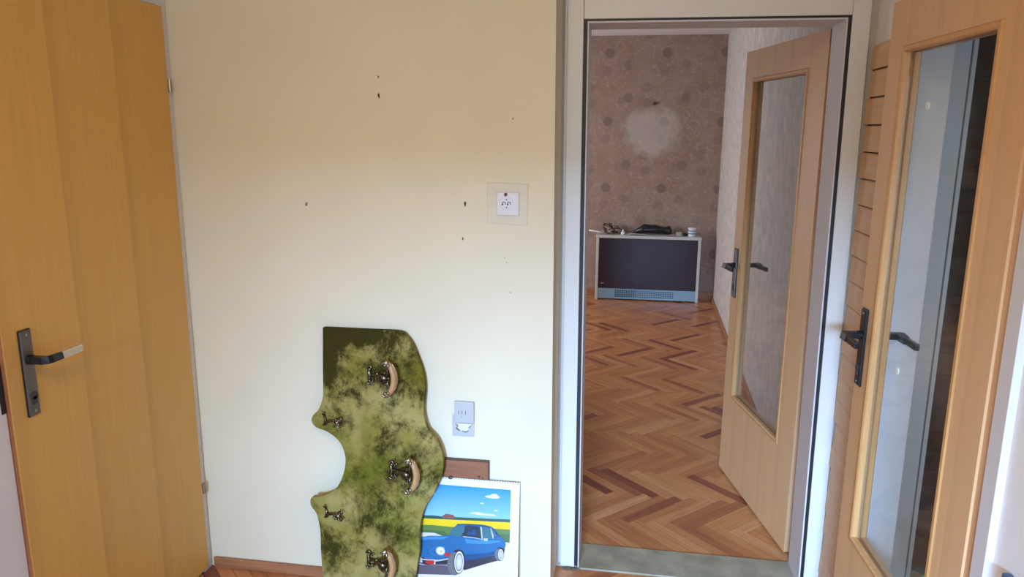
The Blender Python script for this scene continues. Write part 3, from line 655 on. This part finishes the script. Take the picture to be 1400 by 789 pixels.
# welt along the edge
MB().prism_cc(outl, 0.0195, 0.022).build('backing_board', M['velvet_edge'], rack)
def scroll(mb, cx, cz, y, r, turn, sgn, th=0.0045, mi=0):
    p = []
    for i in range(15):
        a = i / 14 * turn; rr = r * (1 - 0.62 * i / 14)
        p.append((cx + sgn[0] * rr * math.cos(a), y, cz + sgn[1] * rr * math.sin(a)))
    mb.tube(p, [th * (1 - .35 * i / 14) for i in range(15)], 6, mi=mi); mb.ball(p[-1], th * 1.5, seg=7, rings=5, mi=mi)
def big_hook(ox, oz, j=0):
    """hat hook turned on its side: scrolled plate left, stem, curved wooden bar right. origin at the scroll plate"""
    h = empty('hat_hook', (ox, 0, oz)); h.parent = rack
    mb = MB()
    # scrolled back plate
    mb.tube([(0.004, -.006, -.026), (-.002, -.008, -.012), (0.002, -.010, 0), (-.002, -.008, .012), (0.004, -.006, .026)], [.005, .0065, .008, .0065, .005], 8)
    for s in (1, -1):
        scroll(mb, 0.001, s * .024, -.009, .0095, 4.6, (-1, s))
        scroll(mb, 0.014, s * .020, -.008, .006, 4.0, (1, s), .003)
    # leafy stem swelling towards the bar
    mb.tube([(0.002, -.008, 0), (.018, -.013, .001), (.036, -.022, -.001), (.055, -.036, .001), (.074, -.044, 0)], [.006, .0055, .009, .012, .009], 8)
    rr = random.Random(3 + j)
    for i in range(16):
        u = rr.uniform(.022, .078); a = rr.uniform(-1, 1) * (.008 + .20 * (u - .02))
        mb.ball((u, -.012 - .42 * (u - .015), a), rr.uniform(.0038, .0065), rr.uniform(.8, 1.5), 1, rr.uniform(.8, 1.5), 7, 5)
    for s in (1, -1):
        mb.tube([(.040, -.024, s * .004), (.050, -.034, s * .016), (.066, -.041, s * .022), (.082, -.045, s * .018)], [.004, .0055, .005, .003], 6)
        mb.tube([(.080, -.044, s * .004), (.074, -.044, s * .022), (.078, -.045, s * .040), (.086, -.046, s * .050)], [.0045, .0045, .004, .004], 6)
    mb.build('bracket', M['brass'], h, smooth=True)
    # bar, bulging to the right
    bar = []; n = 15
    for i in range(n):
        t = -1 + 2 * i / (n - 1); bar.append((.101 - .021 * t * t, -.050, .056 * t))
    MB().tube(bar, [.0075 + .0035 * (1 - abs(-1 + 2 * i / (n - 1)) ** 2) for i in range(n)], 12, sq=(1, .9)).build('wooden_bar', M['handle_wood'], h, smooth=True)
    mb = MB()
    for s in (1, -1):
        mb.tube([(.080, -.050, s * .050), (.074, -.050, s * .058), (.068, -.050, s * .061)], [.0095, .010, .007], 10)
        scroll(mb, .071, s * .052, -.058, .008, 4.4, (-1, s), .0042)
        mb.ball((.083, -.058, s * .048), .006, 1, 1, 1.4, 8, 6)
    # rim along the bar
    mb.tube([(x + .0105, y + .003, z) for x, y, z in bar], .0022, 6)
    o = mb.build('end_caps', M['brass_bright'], h, smooth=True)
    return h
def small_hook(ox, oz, j=0):
    h = empty('coat_hook', (ox, 0, oz)); h.parent = rack
    mb = MB(); rr = random.Random(11 + j)
    mb.tube([(-.020, -.006, .016), (-.026, -.010, .022), (-.022, -.013, .028)], [.004, .005, .003], 6)
    mb.tube([(-.022, -.008, -.012), (-.016, -.010, -.002), (-.022, -.008, .014)], [.0035, .005, .004], 6)
    mb.tube([(-.026, -.006, -.020), (-.018, -.012, -.014), (-.008, -.014, -.004), (.008, -.018, 0), (.026, -.026, 0), (.040, -.030, 0)], [.004, .006, .005, .0045, .006, .0085], 8)
    for i in range(10): mb.ball((rr.uniform(.020, .044), -.030 + rr.uniform(-.006, .004), rr.uniform(-.013, .013)), rr.uniform(.004, .006), seg=7, rings=5)
    scroll(mb, .040, .010, -.030, .009, 4.4, (1, 1), .0035); scroll(mb, .040, -.010, -.030, .009, 4.4, (1, -1), .0035)
    mb.build('bracket', M['brass'], h, smooth=True)
    return h
big_hook(-.7130, .8275, 0); big_hook(-.6350, .4915, 1); big_hook(-.7200, .1530, 2)
small_hook(-.8580, .6565, 0); small_hook(-.8575, .3160, 1)

# ------------------------------------------------------------ brown board and calendar
bb = empty('wooden_board', (0, -0.235, 0.001), (-math.atan2(0.0165, 0.517), 0, 0))
tag(bb, 'small reddish brown wooden board leaning on the wall behind the car calendar', 'board')
MB().box(-.52, -.3035, 0, .012, 0, .5165).build('panel', M['wood_brown'], bb, bevel=.001)
MB().box(-.3033, -.2995, -.002, .013, 0, .5215).box(-.52, -.3033, -.002, .013, .5170, .5215).build('edging', M['wood_brown_dark'], bb)
MB().cyl((-.335, -.0002, .462), (0, -1, 0), .004, .002, 10).cyl((-.322, -.0002, .458), (0, -1, 0), .003, .002, 10).build('nail_heads', M['wood_brown_dark'], bb)

ca = empty('wall_calendar', (0, -0.27, 0.001), (-math.atan2(0.045, 0.45), 0, 0))
tag(ca, 'spiral bound wall calendar with a blue classic car photo, leaning on the wall', 'calendar')
MB().box(-.606, -.1895, 0.0, 0.004, 0.0, .4545).build('page_block', M['paper'], ca, bevel=.0005)
sp = MB()
x = -.600
while x < -.195:
    p = [(x + .0006 * math.sin(a) * 0, .002 - .0042 * math.sin(a * 1.0), .4535 + .0052 * math.cos(a)) for a in [k * 2 * math.pi / 8 for k in range(9)]]
    sp.tube(p, .0008, 5); x += .0092
sp.build('wire_binding', mat('wire', (0.32, 0.30, 0.30), .35, .8), ca)
MB().tube([(-.437 + .008 * math.cos(a), -.004, .4560 + .005 * math.sin(a)) for a in [k * math.pi / 6 for k in range(-5, 12)]], .0012, 6).ball((-.437, -.0045, .4555), .0045, 1.2, .5, .9).build('hanging_loop', mat('loop', (0.13, 0.10, 0.08), .4, .5), ca)
# the printed photo: flat inks laid over one another on the page
pr = MB(); inks = []; lay = [0]
def ink(name, col, rough=.3):
    m = mat('ink_' + name, col, rough); inks.append(m); return len(inks) - 1
def poly(pts, mi, d=None):
    lay[0] += 1; y = -0.00008 * lay[0] - .0002
    pr.add([(px_, y, pz_) for px_, pz_ in pts], [tuple(range(len(pts)))], mi)
def ell(cx, cz, rx, rz, mi, n=24, rotz=0):
    poly([(cx + rx * math.cos(2 * math.pi * i / n) + rotz * rz * math.sin(2 * math.pi * i / n), cz + rz * math.sin(2 * math.pi * i / n)) for i in range(n)], mi)
PX0, PX1, PT, PB = -.5835, -.2205, .4270, .070
sky = bpy.data.materials.new('ink_sky'); sky.use_nodes = True
nt = sky.node_tree; b = nt.nodes['Principled BSDF']; b.inputs['Roughness'].default_value = .3
tc = nt.nodes.new('ShaderNodeTexCoord'); sx = nt.nodes.new('ShaderNodeSeparateXYZ'); nt.links.new(tc.outputs['Object'], sx.inputs[0])
mr = nt.nodes.new('ShaderNodeMapRange'); mr.inputs[1].default_value = .30; mr.inputs[2].default_value = .427; nt.links.new(sx.outputs[2], mr.inputs[0])
rp = nt.nodes.new('ShaderNodeValToRGB'); rp.color_ramp.elements[0].color = rgb((.30, .60, .78)); rp.color_ramp.elements[1].color = rgb((.03, .29, .54)); nt.links.new(mr.outputs[0], rp.inputs[0]); nt.links.new(rp.outputs[0], b.inputs['Base Color'])
inks.append(sky); SKY = 0
GR = ink('gravel', (.78, .73, .70)); TREE = ink('trees', (.03, .10, .08)); YEL = ink('rapeseed', (.85, .60, .02)); GRS = ink('grass', (.12, .22, .06)); GRD = ink('grass_dark', (.07, .15, .05))
HOU = ink('house', (.25, .10, .09)); CLD = ink('cloud', (.75, .84, .90)); BLU = ink('car_blue', (.020, .14, .34)); BLD = ink('car_blue_dark', (.010, .07, .20)); BLL = ink('car_blue_light', (.06, .27, .55))
GLS = ink('windscreen', (.05, .17, .20)); INT = ink('cabin', (.02, .035, .06)); CHR = ink('chrome', (.55, .58, .62)); BLK = ink('shadow', (.035, .03, .05)); TYR = ink('tyre', (.16, .16, .18)); RED = ink('lamp', (.55, .03, .03)); ROD = ink('road_shadow', (.12, .10, .13)); WHT = ink('highlight', (.80, .84, .86)); STN = ink('stones', (.70, .66, .58))
poly([(PX0, PB), (PX1, PB), (PX1, PT), (PX0, PT)], SKY)
poly([(PX0, .303), (-.50, .3105), (-.46, .309), (-.42, .311), (-.36, .314), (-.30, .3155), (-.26, .318), (PX1, .3195), (PX1, .24), (PX0, .24)], TREE)
poly([(-.4661,.3030),(-.4647,.3119),(-.4527,.3206),(-.426,.3188),(-.4194,.3123),(-.4193,.3051)], HOU)
poly([(PX0, .2945), (PX1, .3088), (PX1, .235), (PX0, .235)], YEL)
poly([(PX0, .270), (-.50, .2745), (-.44, .2735), (-.38, .2760), (-.30, .2800), (PX1, .2825), (PX1, .235), (PX0, .235)], GRS)
poly([(PX0, .252), (-.46, .256), (-.44, .240), (PX0, .235)], GRD)
poly([(-.262, .262), (PX1, .266), (PX1, .235), (-.262, .235)], GRD)
for c in ([(-.3134,.3954),(-.3051,.4000),(-.2952,.4015),(-.2855,.4078),(-.2717,.4080),(-.2647,.4025),(-.2577,.397),(-.2654,.3924),(-.2851,.3907),(-.3024,.3923)], [(-.3318,.3701),(-.322,.3725),(-.3144,.3701),(-.3218,.3674)], [(-.2804,.3482),(-.2706,.3512),(-.2636,.3481),(-.2719,.3454)],
          [(-.37, .331), (-.34, .337), (-.31, .333), (-.28, .334), (-.27, .328), (-.33, .326)], [(-.520, .386), (-.500, .398), (-.492, .392), (-.505, .380)]): poly(c, CLD)
poly([(PX0, .236), (-.529, .2449), (-.4933, .246), (-.4628, .2375), (-.40, .235), (-.26, .232), (PX1, .2330), (PX1, PB), (PX0, PB)], GR)
poly([(PX0, .236), (-.529, .2449), (-.4933, .246), (-.4628, .2375), (-.5, .232), (PX0, .229)], STN)
poly([(PX0, .1204), (-.4411, .1293), (-.41, .096), (-.46, .092), (PX0, .083)], ROD)
poly([(-.40, .150), (-.2711, .1860), (-.252, .1675), (-.300, .1500), (-.3828, .1160)], BLK)
BODY = [(PX0,.213),(-.565,.221),(-.5467,.2256),(-.5085,.2343),(-.4704,.2368),(-.4375,.2424),(-.4318,.256),(-.4228,.273),(-.4104,.2839),(-.395,.2885),(-.3728,.2903),(-.323,.2922),(-.305,.2908),(-.2881,.2876),(-.277,.281),(-.268,.2716),(-.2527,.2501),(-.2386,.2412),(-.2339,.2264),(-.237,.2133),(-.2430,.203),(-.2616,.2049),(-.2751,.1816),(-.3807,.1523),(-.3835,.1686),(-.3890,.1800),(-.3964,.188),(-.4070,.1890),(-.4166,.1871),(-.4240,.179),(-.4314,.164),(-.4364,.1557),(-.482,.1461),(-.5178,.1478),(-.5497,.1552),(PX0,.161)]
poly(BODY, BLU)
poly([(-.4310,.164),(-.4240,.181),(-.4150,.1905),(-.4040,.1935),(-.3930,.1910),(-.3840,.183),(-.3800,.170),(-.3780,.1525),(-.400,.100),(-.440,.12)], BLK)
poly([(-.2700,.2030),(-.2600,.2140),(-.2470,.2150),(-.2370,.2090),(-.2400,.190),(-.2720,.183)], BLK)
poly([(PX0,.210),(-.5467,.2230),(-.5085,.2313),(-.4704,.2340),(-.4375,.2380),(-.46,.226),(-.52,.219)], BLL)
poly([(-.378,.176),(-.30,.190),(-.2720,.199),(-.2751,.1816),(-.3807,.1523)], BLD)
poly([(-.3828,.2345),(-.33,.2325),(-.262,.2390),(-.25,.236),(-.30,.222),(-.375,.218)], BLL)
poly([(-.4104,.2870),(-.3728,.2903),(-.323,.2922),(-.2881,.2876),(-.268,.2716),(-.2525,.2501),(-.2560,.2500),(-.288,.2830),(-.325,.2865),(-.38,.2855),(-.412,.2830)], BLD)
poly([(-.4335,.2427),(-.4203,.2702),(-.4103,.2813),(-.3828,.2827),(-.385,.2636),(-.3962,.2420)], GLS)
poly([(-.3828,.2827),(-.3703,.2859),(-.3303,.2839),(-.3224,.2616),(-.321,.2387),(-.3871,.2403),(-.3955,.2426),(-.3835,.2637)], INT)
poly([(-.3198,.2822),(-.2905,.2813),(-.2811,.2603),(-.2823,.2438),(-.317,.2406)], GLS)
poly([(-.285,.2803),(-.2729,.2702),(-.2636,.2517),(-.2789,.2477)], BLD)
poly([(-.283,.2770),(-.2739,.2702),(-.2676,.2547),(-.2769,.2517)], GLS)
poly([(-.3268,.2845),(-.3208,.2832),(-.317,.2355),(-.3209,.236)], CHR)
poly([(-.2905,.2835),(-.2875,.2830),(-.2780,.2550),(-.2790,.2440),(-.2810,.2440)], CHR)
poly([(-.3897,.2442),(-.3471,.2430),(-.322,.2392),(-.3219,.237),(-.3471,.2400),(-.3871,.2410)], CHR)
poly([(-.358,.268),(-.350,.274),(-.342,.268),(-.340,.252),(-.360,.252)], BLD); poly([(-.372,.262),(-.366,.266),(-.360,.260),(-.362,.250),(-.374,.250)], BLD)
poly([(-.3146,.2429),(-.2982,.2434),(-.2995,.2341),(-.3119,.2339)], CHR)
poly([(PX0,.1600),(-.5497,.1552),(-.5178,.1478),(-.482,.1445),(-.4364,.1557),(-.4386,.1321),(-.5227,.1249),(PX0,.1316)], BLK)
poly([(PX0,.1530),(-.5486,.1475),(-.5306,.146),(-.4846,.1453),(-.4314,.1588),(-.4313,.1546),(-.4845,.1405),(-.53,.1412),(PX0,.148)], CHR)
poly([(-.556,.150),(-.540,.152),(-.535,.132),(-.555,.130)], CHR)
poly([(-.5229,.1416),(-.4922,.1435),(-.4931,.1289),(-.5238,.128)], RED); poly([(-.4544,.1763),(-.4356,.176),(-.4365,.1635),(-.4542,.1638)], RED)
poly([(-.4922,.1435),(-.4870,.1425),(-.4880,.1300),(-.4931,.1289)], CHR)
poly([(-.5104,.1771),(-.4978,.1898),(-.4826,.1964),(-.4547,.2005),(-.4569,.1651),(-.4975,.1638)], BLL)
poly([(-.5084,.1771),(-.4968,.1883),(-.4826,.1949),(-.4600,.198),(-.462,.1665),(-.4955,.1650)], BLU)
ell(-.4697, .182, .0168, .0158, CHR); ell(-.4690, .182, .0125, .0125, WHT); ell(-.468, .1795, .006, .006, CHR)
# wheels
ell(-.4165, .139, .0270, .0440, TYR, rotz=.05); ell(-.4012, .146, .0195, .0435, BLK, rotz=.03); ell(-.4008, .1465, .0172, .0405, WHT, rotz=.03)
ell(-.4008, .1465, .0140, .0345, TYR, rotz=.03); ell(-.4008, .1465, .0118, .0290, CHR, rotz=.03); ell(-.4002, .1465, .0045, .011, WHT)
ell(-.2570, .1880, .0150, .0235, TYR); ell(-.2510, .189, .0115, .0222, BLK); ell(-.2508, .1892, .0098, .0200, WHT); ell(-.2508, .1892, .0078, .0160, TYR); ell(-.2508, .1892, .0066, .0135, CHR)
pr.build('photo_print', inks, ca)

# ------------------------------------------------------------ sockets and marks on the wall
def wallthing(name, label, cat, group=None, z=0):
    o = empty(name, (0, HY, 0)); tag(o, label, cat, group); return o
s1 = wallthing('socket_outlet', 'white wall socket with a dark red lens on a square cream backing plate', 'socket')
MB().prism([(-.3085, 1.4915), (-.1735, 1.4875), (-.1760, 1.3530), (-.3095, 1.3580)], -.003, 0).build('backing_plate', M['cream_plate'], s1, bevel=.0015)
MB().box(-.2755, -.2025, -.013, -.003, 1.3855, 1.4605).build('socket_cover', M['white_plastic'], s1, bevel=.003)
MB().cyl((-.2430, -.0128, 1.4250), (0, -1, 0), .0215, .0012, 32).build('socket_insert', M['white_plastic'], s1)
q = MB()
for s_ in (-1, 1):
    cx = -.2430 + s_ * .0085
    q.tube([(cx + .0052 * math.cos(a), -.0145, 1.4240 + .0058 * math.sin(a)) for a in [math.pi * (-.05 + 1.1 * k / 8) for k in range(9)]], .0011, 5)
    q.cyl((cx - .0045, -.0142, 1.4215), (0, -1, 0), .0026, .001, 10); q.cyl((cx + .0050, -.0142, 1.4225), (0, -1, 0), .0014, .001, 8)
for z in (1.4375, 1.4115): q.cyl((-.2430, -.0142, z), (0, -1, 0), .0022, .001, 10)
q.build('socket_holes', M['slot'], s1)
q = MB().tube([(-.2430 + .0215 * math.cos(k * math.pi / 16), -.0137, 1.4250 + .0215 * math.sin(k * math.pi / 16)) for k in range(33)], .0005, 4).build('insert_ring', M['grey_plastic'], s1)
MB().cyl((-.2455, -.0130, 1.4535), (0, -1, 0), .0055, .003, 16).build('lens', M['red_led'], s1)

s2 = wallthing('socket_outlet', 'grey telephone socket with three slots and a broken lower half', 'socket')
MB().box(-.4330, -.3545, -.004, 0, .6050, .6860).build('backing_plate', M['grey_plastic'], s2, bevel=.002)
MB().box(-.4225, -.3535, -.016, -.004, .6590, .7370).build('socket_cover', M['grey_plastic'], s2, bevel=.003)
q = MB()
for k in range(3): q.box(-.4085 + k * .0125, -.4060 + k * .0125, -.0168, -.0155, .6920, .7050)
q.box(-.3960, -.3935, -.0168, -.0155, .6815, .6845); q.build('slots', M['slot_grey'], s2)
q = MB().prism([(-.419, .656), (-.362, .656), (-.366, .640), (-.378, .628), (-.400, .627), (-.412, .638)], -.012, -.004).build('terminal_block', M['white_plastic'], s2, bevel=.002)
q = MB().tube([(-.419, -.010, .654), (-.411, -.012, .648), (-.416, -.012, .636), (-.404, -.012, .630)], .0022, 6).tube([(-.366, -.012, .650), (-.372, -.012, .640)], .0018, 6).tube([(-.396, -.012, .629), (-.382, -.013, .626), (-.374, -.012, .631)], .0016, 6).build('loose_wires', M['slot_grey'], s2)

marks = [(-.667, 1.823, .0040, 'hole', 'upper small nail hole of the pair high on the pale yellow wall'),
         (-.667, 1.764, .0070, 'hole', 'slanting nail hole, lower of the pair high on the wall'),
         (-.934, 1.407, .0075, 'plug', 'grey wall plug left of centre on the pale wall'),
         (-.383, 1.419, .0080, 'hole', 'dark wall plug left of the white socket'),
         (-.391, 1.305, .0050, 'hole', 'small chipped hole below and left of the white socket'),
         (-.226, 1.693, .0030, 'hole', 'tiny nail hole above the white socket'),
         (-.250, 1.245, .0025, 'plug', 'faint small hole below the white socket'),
         (-.230, 1.127, .0035, 'plug', 'faint grey plug farthest below the white socket'),
         (-.243, 1.228, .0028, 'plug', 'second faint small hole below the white socket')]
for k, (x, z, r, m_, lab) in enumerate(marks):
    rr = random.Random(k); n = 9; pts = []
    for i in range(n):
        a = 2 * math.pi * i / n; q_ = r * rr.uniform(.6, 1.1); px_ = q_ * math.cos(a) * .55; pz_ = q_ * math.sin(a) * 1.25
        pts.append((x + px_ - .25 * pz_ * (1 if k < 2 else -.2), z + pz_))
    mb = MB().prism(pts, -.0014, .0)
    mb.ball((x, -.001, z), r * .35, 1, .8, 1.2, 7, 5)
    nm = 'wall_plug' if m_ == 'plug' else 'nail_hole'
    o = mb.build(nm, M[m_], loc=(0, HY, 0)); tag(o, lab, 'nail hole' if nm == 'nail_hole' else 'wall plug', 'holes and plugs in the pale yellow wall')
# nail in the far wall
o = MB().cyl((0, 0, 0), (0, -1, 0), .012, .018, 10).cyl((0, -.016, 0), (0, -1, 0), .018, .004, 12).build('nail', M['wood_brown_dark'], loc=(0.365, 4.97, 1.925)); tag(o, 'dark nail above the pale round patch on the far wall', 'nail')

# ------------------------------------------------------------ heater
ht = empty('storage_heater', (0.358, 4.79, 0)); tag(ht, 'wide heater with brown front panel, white frame and blue grey grille', 'heater')
W2 = .508
for a_, b_ in ((-W2, -W2 + .028), (W2 - .028, W2)): MB().box(a_, b_, 0, .155, 0.0, .625).build('side_panel', M['heater_white'], ht, bevel=.004)
MB().box(-W2 - .004, W2 + .004, -.006, .16, .625, .655).build('top_panel', M['heater_white'], ht, bevel=.004)
MB().box(-W2 + .028, W2 - .028, .006, .03, .118, .625).build('front_panel', M['heater_brown'], ht, bevel=.002)
MB().box(-W2 + .028, W2 - .028, .03, .15, .02, .62).build('core', M['void'], ht)
gr = MB().box(-W2 + .028, W2 - .028, .004, .02, .012, .116).build('grille', M['heater_grille'], ht, bevel=.002)
q = MB()
for i in range(26):
    x = -.31 + i * .0225
    for j in range(4):
        q.box(x, x + (.017 if i < 9 else .014), .0025, .006, .034 + j * .0185, .034 + j * .0185 + (.013 if i < 9 else .010))
o = q.build('grille_openings', M['heater_slot'], gr); o['kind'] = 'stuff'
MB().box(-.455, -.425, .0045, .006, .165, .172).build('badge', mat('badge', (.45, .40, .38), .4, .5), ht)

HT = .6555
def on_heater(name, label, cat, mb, m_, x, y, smooth=True, bevel=0):
    o = mb.build(name, m_, loc=(x, y, HT), smooth=smooth, bevel=bevel); tag(o, label, cat); return o
on_heater('white_tube', 'thin white tube sticking out over the left end of the heater', 'tube', MB().tube([(-.11, 0, .034), (-.05, 0, .0265), (-.01, 0, .020), (.02, 0, .009)], .009, 10), M['white_plastic'], -.12, 4.855)
cl = empty('cord_tangle', (0.0, 4.87, HT)); tag(cl, 'tangle of beige and brown power cords on the left of the heater', 'cords')
for nm, m_, seed, n_ in (('beige_cords', 'cord', 2, 6), ('brown_cords', 'cord_dark', 5, 7)):
    rr = random.Random(seed); q = MB()
    for k in range(n_):
        c0 = rr.uniform(-.07, .07); ph = rr.uniform(0, 6); A_ = rr.uniform(.03, .06); hgt = rr.uniform(.04, .105)
        q.tube([(c0 + A_ * math.sin(t_ * .7 + ph), rr.uniform(-.002, .002) + .03 * math.cos(t_ * .5 + ph), .008 + hgt * abs(math.sin(t_ * .32 + ph)) * .95) for t_ in range(0, 14)], .0065, 7)
    q.build(nm, M[m_], cl, smooth=True)
MB().box(-.11, -.02, -.02, .02, .0, .035).box(-.045, .0, -.018, .02, .0, .05).build('plug_adapter', M['cord'], cl, bevel=.005)
on_heater('small_bottle', 'small white capped bottle beside the cords on the heater', 'bottle', MB().lathe([(.020, 0), (.021, .003), (.021, .022), (.013, .030), (.009, .034), (.009, .050), (.001, .051)]), M['white_plastic'], .108, 4.85)
on_heater('paper_sheets', 'loose white paper sheets under the black bag on the heater', 'paper',
          MB().prism([(-.235, .002), (-.15, .012), (0, .004), (.18, .003), (.24, .006), (.24, .0085), (.18, .006), (0, .008), (-.15, .017), (-.235, .005)], -.055, .06), mat('dull_paper', (.50, .46, .48), .7), .375, 4.862, smooth=False)
# black bag: crumpled lump, full in the middle with a knot at its right end
def bagp(t):
    K = [(0, .18), (.08, .34), (.18, .72), (.28, .98), (.6, 1.0), (.78, .90), (.87, .74), (.93, .92), (.97, .85), (1, .45)]
    for (a, u), (b, v) in zip(K, K[1:]):
        if t <= b: return u + (v - u) * (t - a) / (b - a)
    return K[-1][1]
q = MB(); nu, nv = 22, 12; rr = random.Random(4); vs = []
for i in range(nu + 1):
    t_ = i / nu; prof = bagp(t_)
    hgt = .086 * prof * (1 + .03 * math.sin(t_ * 23)); wd = .052 * prof
    for j in range(nv):
        a = 2 * math.pi * j / nv; k_ = 1 + .10 * math.sin(3 * a + 9 * t_) + rr.uniform(-.05, .05)
        vs.append((-.20 + .385 * t_, wd * math.cos(a) * k_, max(.0, hgt * .5 + hgt * .5 * math.sin(a) * k_)))
fs = [(i * nv + j, i * nv + (j + 1) % nv, (i + 1) * nv + (j + 1) % nv, (i + 1) * nv + j) for i in range(nu) for j in range(nv)] + [tuple(range(nv - 1, -1, -1)), tuple(range(nu * nv, nu * nv + nv))]
q.add(vs, fs)
o = q.build('plastic_bag', M['bag'], loc=(.395, 4.862, HT + .0175), smooth=True); tag(o, 'crumpled black plastic bag lying on papers on top of the heater', 'bag')
on_heater('small_box', 'small beige box right of the black bag on the heater', 'box', MB().box(-.028, .028, -.03, .02, .0, .040), M['cord'], .650, 4.86, smooth=False, bevel=.003)
on_heater('small_lump', 'small dark lump beside the blue and white tub', 'lump', MB().ball((0, 0, .017), .018, 1.1, 1, .9, 10, 7).ball((.018, 0, .012), .012, 1, 1, 1, 8, 6), M['black'], .712, 4.86)
tb = empty('plastic_tub', (.778, 4.855, HT)); tag(tb, 'white plastic tub with a blue band at the right end of the heater', 'tub')
MB().lathe([(.034, 0), (.035, .003), (.038, .072), (.040, .074), (.040, .084), (.036, .086)]).build('tub_body', M['white_plastic'], tb, smooth=True)
MB().lathe([(.0363, .024), (.0383, .060)], seg=24).build('blue_band', M['blue_label'], tb, smooth=True)
MB().lathe([(.0385, .034), (.0390, .050)], seg=24).build('band_text', M['white_plastic'], tb, smooth=True)
